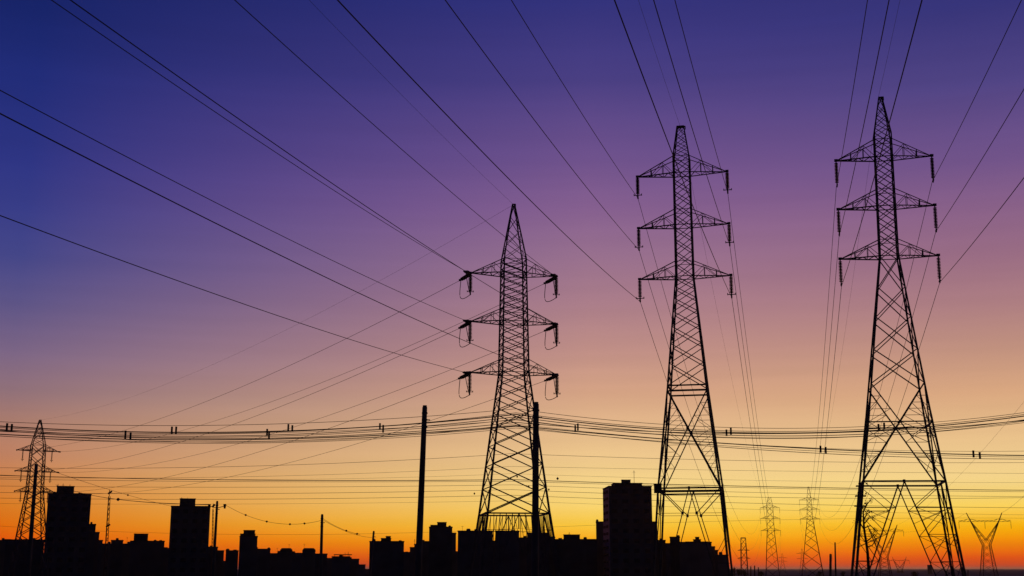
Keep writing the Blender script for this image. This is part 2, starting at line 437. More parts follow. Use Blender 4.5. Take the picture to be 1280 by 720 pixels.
# ---- left pylon: the line turns here, strain strings and jumper loops
ROT1 = -9.5
prof1 = [(0, 10.1), (11.93, 6.85), (27.79, 3.0), (41.15, 2.55)]
arms1 = [(39.4, 5.05, 1.65), (33.7, 5.05, 1.5), (27.79, 5.05, 1.5)]
pan1 = (steps(41.15, 39.4, prof1, .42) + steps(39.4, 33.7, prof1, .42) + steps(33.7, 27.79, prof1, .42) + steps(27.79, 11.93, prof1, .5) +
        [('H', 11.93, 0), ('VM', 0, 11.93)])
NEAR1, FAR1 = 192.3, -31.0
def dirv(azd, slope=0.0): return Vector((math.sin(R(azd)), math.cos(R(azd)), slope)).normalized()
near_end, far_end = {}, {}
def ins1(root):
    inv = Matrix.Rotation(R(ROT1), 3, 'Z')      # world to local (root is turned by -ROT1)
    for k, (z, h, r_) in enumerate(arms1):
        for s in (-1, 1):
            tip = Vector((s * h, 0, z - .1))
            nd, fd = inv @ dirv(NEAR1, -.09), inv @ dirv(FAR1, -.12)
            ne, fe = tip + nd * 2.3, tip + fd * 2.3
            near_end[(k, s)] = W(ROT1, X1, Y1, ne); far_end[(k, s)] = W(ROT1, X1, Y1, fe)
            for d, e in ((nd, ne), (fd, fe)):
                side = d.cross(Vector((0, 0, 1))).normalized() * .16
                for q in (-1, 1):
                    o = insulator_mb(tip + d * .25 + side * q, e - d * .15 + side * q, .15).build('insulator', M['ceramic'], root)
                yk = MB(); yk.bar(e - side * 1.6, e + side * 1.6, .14); yk.bar(tip + d * .25 - side * 1.6, tip + d * .25 + side * 1.6, .12)
                yk.bar(e, e + d * .4, .1); yk.build('yoke', M['steel'], o)
            hb = tip + Vector((0, 0, -2.45))
            o = insulator_mb(tip, hb + Vector((0, 0, .25)), .25).build('insulator', M['ceramic'], root)
            cross_mb(tip, hb, .36).build('clamp', M['steel'], o)
            jp = MB(); pts = []
            for a_, b_ in ((fe, hb), (hb, ne)):
                for t in range(13):
                    u = t / 12; p = a_.lerp(b_, u)
                    sag = (1.15 if a_ is fe else .5) * 4 * u * (1 - u) * (.65 + .35 * (1 - u)); bul = fd * (1.15 * math.sin(math.pi * u) * (1 if a_ is fe else 0))
                    if a_ is hb and t == 0: continue
                    pts.append(p + Vector((0, 0, -sag * (1 if a_ is fe else .6))) + bul)
            jp.tube(pts, .042, 5); jp.build('jumper_loop', M['wire'], root)
pylon(X1, Y1, ROT1, 'stocky black lattice pylon with looping jumper wires, leftmost of the three tall ones', prof1, 47.9, .22, pan1, arms1, G, ins=ins1, tl=.23, tb=.085)

# ---- small pylon at the far left, where the left line goes
X4, Y4 = base_xy(35.5, 350)
prof4 = [(0, 9.6), (26.4, 3.9), (38.8, 3.4)]
arms4 = [(37.4, 5.4, 1.6), (31.8, 5.4, 1.5), (26.4, 5.1, 1.4)]
def ins4(root):
    for z, h, r_ in arms4:
        for s in (-1, 1):
            q = s * (h - 1.6)
            o = insulator_mb((q, 0, z), (q, 0, z - 2.5), .2).build('insulator', M['ceramic'], root)
            cross_mb((q, 0, z), (q, 0, z - 2.9), .3, .1).build('clamp', M['steel'], o)
            insulator_mb((s * h, 0, z), (s * (h + .3), -1.6, z - .2), .2, discs=6).build('insulator', M['ceramic'], root)
pylon(X4, Y4, -31, 'small dark lattice pylon at the far left behind a concrete pole', prof4, 45.8, .4,
      steps(38.8, 26.4, prof4, .9) + steps(26.4, 0, prof4, .75), arms4, 'distant lattice pylons', tl=.31, tb=.14, ins=ins4)

# ---- distant pylons of the two right hand lines
def far_ins(arms, dd, r=.17):
    def f(root):
        for z, h, r_ in arms:
            for s in (-1, 1):
                insulator_mb((s * h, 0, z), (s * h, 0, z - dd), r, discs=6).build('insulator', M['ceramic'], root)
    return f
XA, YA = base_xy(965.5, 720); XB, YB = base_xy(1015.5, 640)
profA = [(0, 7.6), (26.6, 3.9), (40.2, 3.3)]; armsA = [(39., 5.3, 1.3), (33.2, 5.3, 1.3), (26.6, 5.3, 1.3)]
pylon(XA, YA, 12, 'thin reddish distant pylon, left of the pair seen between the middle and right pylons', profA, 44.8, 1.6,
      steps(40.2, 26.6, profA, 1.0) + steps(26.6, 0, profA, .9), armsA, 'distant lattice pylons', tl=.26, tb=.1, steel='rusty', detail=1, ins=far_ins(armsA, 3.2, .12))
profB = [(0, 11.0), (30.2, 2.7), (40.5, 1.9)]; armsB = [(39.2, 4.7, 1.2), (34.6, 4.7, 1.2), (30.0, 4.7, 1.2)]
pylon(XB, YB, 12, 'thin reddish distant pylon with spread legs, right of the pair seen between the big pylons', profB, 45.6, .5,
      steps(40.5, 30.2, profB, 1.0) + steps(30.2, 0, profB, .85), armsB, 'distant lattice pylons', tl=.22, tb=.09, steel='rusty', detail=1, ins=far_ins(armsB, 2.8, .1))
XC, YC = base_xy(930.5, 1250)
zc = zat(YC, 672); profC = [(0, 6.5), (zc - 5, 4.6), (zc - 1, 4.6)]
pylon(XC, YC, 12, 'very small faint pylon with a flat top standing above the low shrubs', profC, zc, 4.4,
      steps(zc - 1, 0, profC, 1.4), [(zat(YC, 688), 5.6, 1.0), (zat(YC, 698), 6.0, 1.0)], 'distant lattice pylons', tl=.7, tb=.22, steel='rusty', detail=1)
for px, py, D, lab in ((978.5, 692, 1900, 'tiny faint pylon on the horizon just right of the left reddish pylon'),
                       (1003.5, 686, 1700, 'tiny faint pylon on the horizon just left of the spread-legged reddish pylon')):
    x_, y_ = base_xy(px, D); zt = zat(D, py); pf = [(0, 9), (zt * .6, 3), (zt - 4, 2.6)]
    pylon(x_, y_, 12, lab, pf, zt, .8, steps(zt - 4, 0, pf, 1.3), [(zt - 6, 7, 1.2), (zt * .6, 7, 1.2)], 'distant lattice pylons', tl=.3, tb=.14, steel='rusty', detail=1)

# ---- Y shaped pylons of the extra high voltage line
def y_pylon(px, D, ptop, pbeam, pwaist, hw, hb, lab, ww, bw, tl=.46, tb=.16, rot=6):
    """ptop..pwaist: rows of the horn tips, the beam and the waist; hw: half distance of the horns; hb: half beam"""
    x_, y_ = base_xy(px, D); root = empty('y_pylon', (x_, y_, 0), -R(rot)); tag(root, lab, 'pylon', 'horned pylons on the horizon')
    zt, zb, zw = zat(D, ptop), zat(D, pbeam), zat(D, pwaist); m = M['rusty']
    SG = ((-1, -1), (1, -1), (1, 1), (-1, 1))
    for i in range(4):
        l_ = MB(); l_.angle((SG[i][0] * bw / 2, SG[i][1] * bw / 2, 0), (SG[i][0] * ww / 2, SG[i][1] * ww / 2, zw), tl, tl * .4); l_.build('leg', m, root)
    b_ = MB(); n = 5
    def cc(i, t): i %= 4; q = bw / 2 + (ww / 2 - bw / 2) * t; return Vector((SG[i][0] * q, SG[i][1] * q, zw * t))
    for k in range(n):
        for i in range(4):
            b_.angle(cc(i, k / n), cc(i+1, (k+1) / n), tb); b_.angle(cc(i+1, k / n), cc(i, (k+1) / n), tb)
    b_.build('bracing', m, root)
    hi = hw * .78
    for s in (-1, 1):
        h_ = MB()
        for yy in (-1, 1):
            o0 = Vector((s * ww / 2, yy * ww / 2, zw)); o1 = Vector((s * hw, 0, zt)); i0 = Vector((0, yy * ww / 2, zw + ww * .7)); i1 = Vector((s * hi, yy * .8, zb))
            h_.angle(o0, o1, tl * .9, tl * .36); h_.angle(i0, i1, tl * .7, tl * .3); h_.angle(i1, o1, tb); h_.angle(o0, i0, tb)
            zf = (zb - zw) / (zt - zw)
            for k in range(5):
                h_.angle(i0.lerp(i1, k / 5), o0.lerp(o1, zf * (k + 1) / 5), tb * .8); h_.angle(o0.lerp(o1, zf * (k + .5) / 5), i0.lerp(i1, (k + .6) / 5), tb * .7)
        h_.build('horn', m, root)
    be = MB(); q = 12
    for yy in (-1, 1):
        for k in range(q):
            x0, x1 = -hb + 2 * hb * k / q, -hb + 2 * hb * (k + 1) / q
            f0, f1 = 1 - abs(x0) / hb, 1 - abs(x1) / hb
            up0, up1 = (.9 + .8 * (abs(abs(x0) - hi) < hb * .2)), (.9 + .8 * (abs(abs(x1) - hi) < hb * .2))
            be.angle((x0, yy * .8, zb), (x1, yy * .8, zb), tb); be.angle((x0, yy * .8, zb + up0), (x1, yy * .8, zb + up1), tb)
            be.angle((x0, yy * .8, zb), (x1, yy * .8, zb + up1), tb * .7)
    be.build('crossbeam', m, root)
    for xx in (-hb, 0, hb):
        insulator_mb((xx, 0, zb), (xx, 0, zb - (zt - zb) * .85), .22, discs=8).build('insulator', M['ceramic'], root)
    return W(rot, x_, y_, (-hw, 0, zt)), W(rot, x_, y_, (hw, 0, zt)), [W(rot, x_, y_, (q_, 0, zb - (zt - zb) * .85)) for q_ in (-hb, 0, hb)]
YP1 = y_pylon(1235.5, 890, 641, 652, 681, 11.8, 17.2, 'reddish horned pylon standing alone near the right edge', 4.6, 10.0)
YP2 = y_pylon(1106, 1050, 656, 664, 696, 11.8, 16.5, 'faint horned pylon seen between the legs of the rightmost tall pylon', 5.4, 9.4, rot=6)
YP3 = y_pylon(1125, 2000, 696, 701, 713, 10.5, 15, 'smallest faint horned pylon just above the horizon inside the right pylon', 6, 9, .4, .18)

# ------------------------------------------------------------------ conductors
GW = 'overhead wires'
def wire(pts, r, label, group, mname='wire', name='overhead_wire', n=5):
    mb = MB(); mb.tube(pts, r, n); o = mb.build(name, M[mname]); tag(o, label, 'wire', group); return o
def near_pts(t, azd, s, k, T):
    a = R(azd); n = 70; out = []
    for i in range(n + 1):
        u = T * i / n; out.append(Vector((t[0] - u * math.sin(a), t[1] - u * math.cos(a), t[2] - s * u + k * u * u)))
    return out
def span_pts(a, b, sag, n=50):
    a, b = Vector(a), Vector(b)
    return [a.lerp(b, i / n) - Vector((0, 0, 4 * sag * (i / n) * (1 - i / n))) for i in range(n + 1)]
AN = ('top', 'middle', 'bottom'); SN = {-1: 'left', 1: 'right'}
near2 = {(0, -1): (12.209, .11664), (0, 1): (12.447, .11366), (1, -1): (12.138, .11532), (1, 1): (12.366, .10673), (2, -1): (12.239, .11193), (2, 1): (12.416, .1052)}
near3 = {(0, -1): (12.283, .10039), (0, 1): (12.338, .09138), (1, -1): (12.38, .10697), (1, 1): (12.197, .08888), (2, -1): (12.163, .09397), (2, 1): (12.695, .09794)}
near1 = {(0, -1): (12.161, .08372), (0, 1): (13.2, .0700), (1, -1): (12.518, .08315), (1, 1): (12.907, .07948), (2, -1): (11.671, .08916), (2, 1): (11.818, .09027)}
def thru(which, X, Y, arms, drop, near, k, far_xy, far_arms, fdrop, fsag, r):
    for (ai, s), (azd, sl) in near.items():
        z, h, _ = arms[ai]
        t = W(12, X, Y, (s * h, 0, z - drop))
        fz, fh, _ = far_arms[ai]; e = W(12, far_xy[0], far_xy[1], (s * fh, 0, fz - fdrop))
        pts = near_pts(t, azd, sl, k, 330)[::-1][:-1] + span_pts(t, e, fsag)
        wire(pts, r, f'wire held by the {SN[s]} tip of the {AN[ai]} arm of the {which} tall pylon', 'wires of the two right hand lines')
thru('middle', X2, Y2, arms2, 2.1, near2, 3e-4, (XA, YA), armsA, 3.2, 20, .024)
thru('rightmost', X3, Y3, arms3, 2.35, near3, 3e-4, (XB, YB), armsB, 2.8, 15, .024)
pk2 = Vector((X2, Y2, 47.5)); pk3 = Vector((X3, Y3, 46.7)); pk1 = Vector((X1, Y1, 47.85))
wire(near_pts(pk2, 11.5, .135, 2.5e-4, 330)[::-1][:-1] + span_pts(pk2, (XA, YA, 44.7), 14), .011, 'thin earth wire running over the peak of the middle tall pylon', 'thin earth wires')
wire(near_pts(pk3, 13.0, .12, 2.5e-4, 330)[::-1][:-1] + span_pts(pk3, (XB, YB, 45.6), 11), .011, 'thin earth wire running over the peak of the rightmost tall pylon', 'thin earth wires')
wire(near_pts(pk1, 13.79, .049, 2.5e-4, 300), .012, 'thin earth wire rising to the upper left from the leftmost tall pylon', 'thin earth wires')
wire(span_pts(pk1, (X4, Y4, 45.8), 4.5), .012, 'thin earth wire from the leftmost tall pylon down to the far left pylon', 'thin earth wires')
for (ai, s), (azd, sl) in near1.items():
    wire(near_pts(near_end[(ai, s)], azd, sl, 2.5e-4, 300), .026, f'rising wire from {SN[s]} tip of {AN[ai]} arm of the leftmost tall pylon', 'wires of the left line')
    z4, h4, _ = arms4[ai]
    wire(span_pts(far_end[(ai, s)], W(-31, X4, Y4, (s * h4, 0, z4)), 4.6), .026, f'wire sloping down left from {SN[s]} tip of {AN[ai]} arm of the leftmost tall pylon', 'wires of the left line')
# drooping low wires with marker balls, left
def marker_wire(p, q, sag, r, label, balls, br, grp='low wires hung with small marker balls'):
    o = wire(span_pts(p, q, sag), r, label, grp)
    for u in balls:
        c_ = Vector(p).lerp(Vector(q), u) - Vector((0, 0, 4 * sag * u * (1 - u))); mb = MB(); mb.ball(c_, br); mb.build('marker_ball', M['marker'], o, True)
    return o

# ------------------------------------------------------------------ bundled wires crossing the picture behind the pylons
def fit3(xa, ya, xb, yb, xc, yc, Y):
    """a hanging wire in the plane Y: parabola through three measured points"""
    P = [at(xa, ya, Y), at(xb, yb, Y), at(xc, yc, Y)]
    (x0, z0), (x1, z1), (x2, z2) = [(p.x, p.z) for p in P]
    def zf(x): return (z0 * (x-x1)*(x-x2) / ((x0-x1)*(x0-x2)) + z1 * (x-x0)*(x-x2) / ((x1-x0)*(x1-x2)) + z2 * (x-x0)*(x-x1) / ((x2-x0)*(x2-x1)))
    return zf
def cross_wire(Y, segs, r, label, group, skew=0.0, spacers=(), pair=None):
    pts = []
    for (xa, ya), (xb, yb), (xc, yc) in segs:
        zf = fit3(xa, ya, xb, yb, xc, yc, Y)
        X0, X1_ = at(xa, ya, Y).x, at(xc, yc, Y).x; n = 40
        for i in range(n + 1):
            x = X0 + (X1_ - X0) * i / n
            if pts and i == 0: continue
            pts.append(Vector((x, Y, zf(x))))
    o = wire(pts, r, label, group)
    for px, py, hh in spacers:
        p = at(px, py, Y); sp = MB()
        sp.bar(p + Vector((0, -.1, -hh / 2)), p + Vector((0, -.1, hh / 2)), .26, .25)
        sp.build('spacer', M['box'], o)
    return o
D1 = 200
GB = 'dark bundled wires crossing behind the pylons'
L3 = lambda *v: [(v[i], v[i+1]) for i in range(0, len(v), 2)]
cross_wire(D1, [L3(-60, 524, 200, 532, 645, 511), L3(645, 511, 900, 534, 1340, 507)], .04, 'topmost thin crossing wire, peaking behind the leftmost tall pylon', GB)
cross_wire(D1, [L3(-60, 528, 220, 540.5, 645, 518), L3(645, 518, 930, 541, 1340, 511)], .085, 'dark upper crossing wire that climbs towards the right edge', GB,
           spacers=[(9, 533.5, 1.1), (15, 534.5, 1.1), (215, 538, 1.15), (220.3, 538, 1.15), (360.5, 535, 1.2), (365.5, 535.6, 1.0), (908, 541, 1.0), (913.5, 539, 1.1), (1098, 534, 1.0), (1105, 532.5, 1.0)])
cross_wire(D1 + 1.5, [L3(-60, 532, 200, 545, 645, 521), L3(645, 521, 930, 544.5, 1340, 516)], .06, 'second crossing wire just under the dark upper one', GB)
cross_wire(D1 + 3, [L3(-60, 533, 190, 547.5, 645, 528), L3(645, 528, 920, 542, 1340, 519)], .06, 'third crossing wire in the grey band, bearing spacer pairs at the left', GB,
           spacers=[(157, 543.3, 1.25), (163.4, 545.5, 1.2), (334, 540.5, 1.1), (336.5, 544, 1.1), (475, 533, 1.0), (479, 536, 1.2)])
cross_wire(D1 + 4.5, [L3(-60, 539, 190, 549.5, 645, 532), L3(645, 532, 1230, 568.5, 1400, 570)], .085, 'lower crossing wire that sinks towards the right edge', GB,
           spacers=[(719, 535.8, 1.1), (722.3, 533.8, 1.1), (1025.5, 561.5, 1.1), (1032, 563, 1.1), (1216.5, 567.5, 1.1), (1224.5, 569.5, 1.1)])
cross_wire(D1 + 6, [L3(-60, 541, 210, 552.3, 645, 533), L3(645, 533, 1200, 573, 1400, 573)], .05, 'lowest wire of the dark crossing bundle', GB)
cross_wire(D1 + 7, [L3(-60, 537, 190, 543, 645, 525), L3(645, 525, 880, 545.5, 1340, 520)], .035, 'faint inner wire of the crossing bundle, fifth from the top', GB)
cross_wire(D1 + 8, [L3(-60, 530, 190, 551, 645, 530), L3(645, 530, 1180, 564, 1400, 561)], .03, 'faintest inner wire of the crossing bundle, under the spacer pairs', GB)
cross_wire(D1 + 9, [L3(-60, 534, 200, 546.5, 645, 524), L3(645, 524, 900, 547, 1340, 517)], .05, 'crossing wire midway in the bundle, nearly touching its neighbours', GB)
cross_wire(D1 + 10, [L3(-60, 529.5, 210, 542, 645, 516), L3(645, 516, 930, 539, 1340, 509)], .05, 'crossing wire hugging the underside of the dark upper one', GB)
cross_wire(D1 + 11, [L3(-60, 540, 220, 554, 645, 535), L3(645, 535, 1220, 570.5, 1400, 571.5)], .04, 'crossing wire hugging the lower dark one as it sinks rightwards', GB)
D2 = 330
GF = 'faint level wires low over the skyline'
faint = [((584, 583, 567), (567, 575.5, 578), .07, 'highest faint level wire, bending at the lone concrete pole'),
         ((596, 596, 583), (583, 588, 592), .05, 'second faint level wire from the top'),
         ((592, 599.5, 592), (592, 600, 603), .04, 'third faint level wire, just above the thick one'),
         ((593, 600, 599.5), (599.5, 607.5, 613), .14, 'thickest of the faint level wires, passing before the tower block roof'),
         ((598, 602, 601.5), (601.5, 609.3, 615), .08, 'thin companion wire right under the thickest level wire'),
         ((607, 609, 606), (606, 615, 621), .07, 'faint level wire a little below the thick one'),
         ((615, 617, 612), (612, 621, 621.5), .08, 'level wire that crosses the penthouse of the tower block'),
         ((622, 624, 619), (619, 628.5, 635), .08, 'level wire that drops a little to the right pylon'),
         ((629, 630, 626), (626, 636, 644), .045, 'second lowest faint level wire'),
         ((655, 668, 661), (661, 651, 648), .045, 'lowest faint level wire, almost lost in the orange')]
for k, ((a, b, c_), (c2_, d, e), r, lab) in enumerate(faint):
    cross_wire(D2 + 6 * k, [L3(-40, a, 300, b, 640, c_), L3(640, c2_, 920, d, 1320, e)], r * .66, lab, GF)
# small balls seen on them
for px, py, r in ((697, 598.2, .3), (646.5, 595.8, .22), (593, 617, .22), (686, 612, .22), (661, 608, .2)):
    p = at(px, py, D2 - 2); mb = MB(); mb.ball((0, 0, 0), r * 1.0); mb.tube([(0, 0, -r * 1.4), (0, 0, r * 1.5)], .05, 6); o = mb.build('marker_ball', M['marker'], None, True); o.location = p
    tag(o, {697: 'dark marker ball on a wire right of the thick concrete pole', 646.5: 'small marker ball on a wire seen through the leftmost tall pylon', 593: 'small marker ball left of the leftmost tall pylon',
            686: 'small marker ball just outside the right leg of the leftmost tall pylon', 661: 'small marker ball beside the thick concrete pole, inside the pylon'}[px], 'marker ball', 'marker balls on the level wires')
# wires of the horned pylons
wire(span_pts(YP1[1], at(1330, 560, 500), 3), .06, 'thin wire leaving the right horn of the pylon near the right edge', 'wires of the horned pylons')
wire(span_pts(YP2[1], at(1330, 440, 330), 7), .03, 'thin wire slanting up to the right edge from behind the rightmost tall pylon', 'wires of the horned pylons')
wire(span_pts(YP1[0], YP2[0], 9), .04, 'thin wire hanging between the left horns of two far pylons', 'wires of the horned pylons')

# ------------------------------------------------------------------ poles and masts
def pole(pt, pb, D, wt, wb, label, m='concrete', fittings=1, grp='concrete poles'):
    """pt: (x, y) of the top; pb: (x, y) of a low point seen in the picture; it goes on down to the ground"""
    T = at(pt[0], pt[1], D); B_ = at(pb[0], pb[1], D); f_ = T.z / (T.z - B_.z); base = T.lerp(B_, f_); base.z = 0
    root = empty('utility_pole', base); tag(root, label, 'pole', grp)
    d = T - base; sh = MB(); n = 10
    sh.tube([d * (i / n) for i in range(n + 1)], 0, 12, [wb / 2 + (wt / 2 - wb / 2) * i / n for i in range(n + 1)])
    sh.build('shaft', M[m], root, True)
    if fittings:
        cpm = MB(); cpm.tube([d - Vector((0, 0, .02)), d + Vector((0, 0, .12))], wt * .42, 10)
        cpm.build('cap', M['steel'], root)
        for q in (.35, .8, 1.25):
            bd = MB(); bd.tube([d - Vector((0, 0, q)), d - Vector((0, 0, q + .09))], wt * .6, 10); bd.build('band', M['steel'], root)
        hk = MB(); hk.bar(d + Vector((wt * .4, 0, -.85)), d + Vector((wt * .5 + .2, 0, -.85)), .07); hk.build('hook', M['steel'], root)
    if fittings > 1:
        for s in (-1, 1):
            br_ = MB(); br_.bar(d + Vector((0, 0, -.7)), d + Vector((s * .9, 0, -.45)), .07); br_.build('bracket', M['steel'], root)
            i_ = MB(); i_.tube([d + Vector((s * .9, 0, -.75)), d + Vector((s * .9, 0, -.25))], .16, 8, [.1, .18]); i_.build('insulator', M['ceramic'], root)
    return root, T
pole((531, 509), (524, 680), 85, .33, .52, 'tall black concrete pole standing alone left of the big pylons')
pole((670, 505), (669, 680), 80, .36, .50, 'tall black concrete pole in front of the leftmost tall pylon')
pole((45.5, 580), (38, 680), 120, .30, .50, 'leaning black concrete pole in front of the small far left pylon', fittings=0)
_, T268 = pole((271.5, 627.5), (268, 690), 150, .27, .40, 'slim pole with a pair of insulators right of the tower with penthouse', fittings=2)
_, T402 = pole((402.7, 644), (401.5, 690), 150, .30, .42, 'short black pole between the drooping wires and the low roofs', fittings=1)
pole((467.2, 664.5), (466, 678), 230, .35, .45, 'stub of a pole rising behind the flat block with a roof box', fittings=1)
pole((1038.3, 693), (1038, 716), 300, .55, .6, 'shorter stout post left of the legs of the rightmost tall pylon', fittings=1)
pole((1043.8, 678), (1044.6, 716), 260, .28, .42, 'slim pointed post left of the legs of the rightmost tall pylon', fittings=0)
for px, t, D, w_, lab in ((938.5, 708, 700, .6, 'leftmost tiny post beside the very small pylon'), (943.3, 707, 700, .6, 'middle tiny post beside the very small pylon'), (948, 709, 700, .5, 'rightmost tiny post beside the very small pylon')):
    pole((px, t), (px, 716), D, w_, w_ * 1.2, lab, 'wood', 0, 'tiny posts on the plain')
pole((1210, 712.5), (1210, 718), 900, .6, .7, 'tiny post on the plain near the right horned pylon', 'wood', 0, 'tiny posts on the plain')

def mast(pt, pb, D, w_, label, tb=.1, blob=False):
    T = at(pt[0], pt[1], D); B_ = at(pb[0], pb[1], D); base = T.lerp(B_, T.z / (T.z - B_.z)); base.z = 0
    root = empty('radio_mast', base); tag(root, label, 'mast', 'slim lattice masts'); d = T - base
    fr = MB(); br_ = MB(); n = int(d.length / (w_ * 1.3)); tri = [Vector((w_ / 2 * math.cos(a), w_ / 2 * math.sin(a), 0)) for a in (.5, 2.6, 4.7)]
    for i in range(3): fr.bar(tri[i], d * .93 + tri[i] * .5, tb)
    for k in range(n):
        for i in range(3):
            a_, b_ = k / n * .93, (k + 1) / n * .93
            br_.bar(d * a_ + tri[i] * (1 - a_ * .5), d * b_ + tri[(i+1) % 3] * (1 - b_ * .5), tb * .6)
    fr.bar(d * .93, d, tb * 1.2)
    fr.build('frame', M['rusty'], root); br_.build('bracing', M['rusty'], root)
    eq = MB()
    for f_ in (.97, .63, .2) if blob else (.97,): eq.bar(d * f_ + Vector((-w_ * .3, 0, -.4)), d * f_ + Vector((w_ * .6, 0, .4)), .5)
    eq.build('antenna', M['box'], root)
mast((137, 612), (133, 680), 420, 1.3, 'slim reddish lattice mast rising from the low roofs left of centre', .15, True)
mast((266.5, 629), (265.5, 684), 380, .8, 'thin faint mast standing just left of the slim insulator pole', .08)

# low wires hung with balls: far left pylon > pole 268 > pole 402 > down to the right
p4 = W(-31, X4, Y4, (5.8, 0, 31.6))
e1 = T268 + Vector((-.9, 0, -.3)); e1b = T268 + Vector((.9, 0, -.3))
marker_wire(p4, at(222, 634.5, 499.6), .6, .05, 'upper low wire drooping right from the far left pylon, one marker ball', (.5,), .3)
marker_wire(W(-31, X4, Y4, (5.4, 0, 26.4)) + Vector((0, 0, 2)), e1, 1.2, .05, 'lower low wire from the far left pylon to the slim insulator pole', (.62,), .28)
marker_wire(e1b, T402 + Vector((-.1, 0, -.6)), 1.15, .02, 'sagging low wire between the slim pole and the short black pole, four balls', (.22, .44, .68, .83), .12)
marker_wire(T402 + Vector((.2, 0, -.45)), at(450, 668, 152), .25, .02, 'short low wire falling right from the short black pole, two balls', (.62, .92), .12)
marker_wire(T402 + Vector((.2, 0, -.6)), at(470, 672, 200), .5, .02, 'thinner second wire falling right from the short black pole', (), .2)

# ------------------------------------------------------------------ buildings
def building(x0, x1, ytop, D, label, depth=14, mt='render_a', tops=(), floors=None, rot=None, antenna=(), cat='building', grp='buildings of the skyline',
             name='apartment_block', canopy=False, win=True, strip=False):
    """x0, x1, ytop: measured edges; tops: roof volumes (x0, x1, ytop)"""
    zt = zat(D, ytop); a, b = xat(x0, D, zt / 2), xat(x1, D, zt / 2); cx = (a + b) / 2; hw = (b - a) / 2
    root = empty(name, (cx, D, 0), -math.atan(cx / D) if rot is None else R(rot)); tag(root, label, cat, grp)
    wl = MB(); wl.box(-hw, hw, 0, depth, -.5, zt); wl.build('wall', M[mt], root)
    pr = MB(); e = .12
    for (q0, q1, r0, r1) in ((-hw - e, hw + e, -e, .25), (-hw - e, hw + e, depth - .25, depth + e), (-hw - e, -hw + .25, .25, depth - .25), (hw - .25, hw + e, .25, depth - .25)):
        pr.box(q0, q1, r0, r1, zt + .003, zt + .38)
    pr.build('parapet', M['roof'], root)
    for k, (t0, t1, ty) in enumerate(tops):
        tz = zat(D + 2, ty); ta, tb_ = xat(t0, D + 2, tz) - cx, xat(t1, D + 2, tz) - cx
        tp = MB(); dd = min(depth - 3, max(2.5, (tb_ - ta) * .8)); tp.box(ta, tb_, 2, 2 + dd, zt - .2, tz - .15); tp.box(ta - .15, tb_ + .15, 1.85, 2.15 + dd, tz - .147, tz)
        o = tp.build('rooftop_room', M['roof'], root)
        dr = MB(); m_ = (ta + tb_) / 2; dr.box(m_ - .45, m_ + .45, 1.96, 1.999, zt + .39, min(tz - .3, zt + 2.3))
        if tz - zt > 1.2: dr.build('door', M['box'], o)
    rr = random.Random(label)
    if win and hw > 1.6:                             # water tanks, stair heads, thin aerials
        free = [q for q in (-.75, -.4, 0, .45, .78) if not any(abs(q * hw + cx - (xat(a_, D + 2, zt) + xat(b_, D + 2, zt)) / 2) < (xat(b_, D + 2, zt) - xat(a_, D + 2, zt)) / 2 + 1 for a_, b_, _ in tops)]
        rr.shuffle(free)
        for q in free[:1 + (hw > 5) + (hw > 9)]:
            tk = MB(); r_, h_ = rr.uniform(.35, .75), rr.uniform(.7, 1.3); x_ = max(-hw + r_, min(hw - r_, q * hw)); y_ = rr.uniform(2, depth - 3)
            if rr.random() < .55:
                tk.tube([(x_, y_, zt - .05), (x_, y_, zt + h_), (x_, y_, zt + h_ + .15)], 0, 10, [r_, r_, r_ * .5]); tk.build('water_tank', M['render_b'], root)
            else:
                tk.box(x_ - r_, x_ + r_, y_, y_ + 2, zt - .1, zt + h_ * .9); tk.build('chimney', M['roof'], root)
        if free[3:4] and rr.random() < .6:
            x_ = free[3] * hw; h_ = rr.uniform(1.6, 3.2); an = MB(); an.bar((x_, 3, zt - .1), (x_, 3, zt + h_), .09); an.bar((x_ - .5, 3, zt + h_ * .9), (x_ + .5, 3, zt + h_ * .9), .06)
            an.build('antenna', M['steel'], root)
    for (ax, ay) in antenna:
        az_ = zat(D + 3, ay); xx = xat(ax, D + 3, az_) - cx; an = MB(); zb_ = zt
        an.bar((xx, 3, zb_ - .1), (xx, 3, az_), .13); an.bar((xx - .5, 3, az_ - .8), (xx + .5, 3, az_ - .8), .06); an.bar((xx - .3, 3, az_ - .4), (xx + .3, 3, az_ - .4), .06)
        an.build('antenna', M['steel'], root)
    if win and (strip or zt > 24):                   # windows of the tower blocks, one object each
        nf = int(zt / 3.3); fh = zt / nf; nc = max(3, min(6, int(2 * hw / 3.4))); cw = 2 * hw / nc
        wm = MB(); wm.box(-cw * .26, cw * .26, -.04, .03, 0, fh * .42); wo_ = None
        sm_ = MB(); sm_.box(-cw * .3, cw * .3, -.16, -.003, -.14, -.03); so_ = None
        for f_ in range(nf):
            for c_ in range(nc):
                if nf * nc > 96 and f_ < 1: continue
                if wo_ is None: wo_ = o = wm.build('window', M['glass'], root)
                else: o = wo_.copy(); col.objects.link(o)
                o.parent = root; o.location = (-hw + cw * (c_ + .5), 0, f_ * fh + fh * .32)
                if so_ is None: so_ = q = sm_.build('sill', M['roof'], o)
                else: q = so_.copy(); col.objects.link(q); q.parent = o
    elif win:                                        # a door and two windows on the low houses
        for nm, x_, z_, w2, h2, mm in (('door', -hw * .3, 0, .5, 2.1, 'box'), ('window', hw * .35, 1.0, .6, 1.2, 'glass'), ('window', -hw * .75, 1.0, min(.6, hw * .2), 1.2, 'glass')):
            dm = MB(); dm.box(-w2, w2, -.05, .03, z_, z_ + h2); o = dm.build(nm, M[mm], root); o.location = (x_, 0, 0)
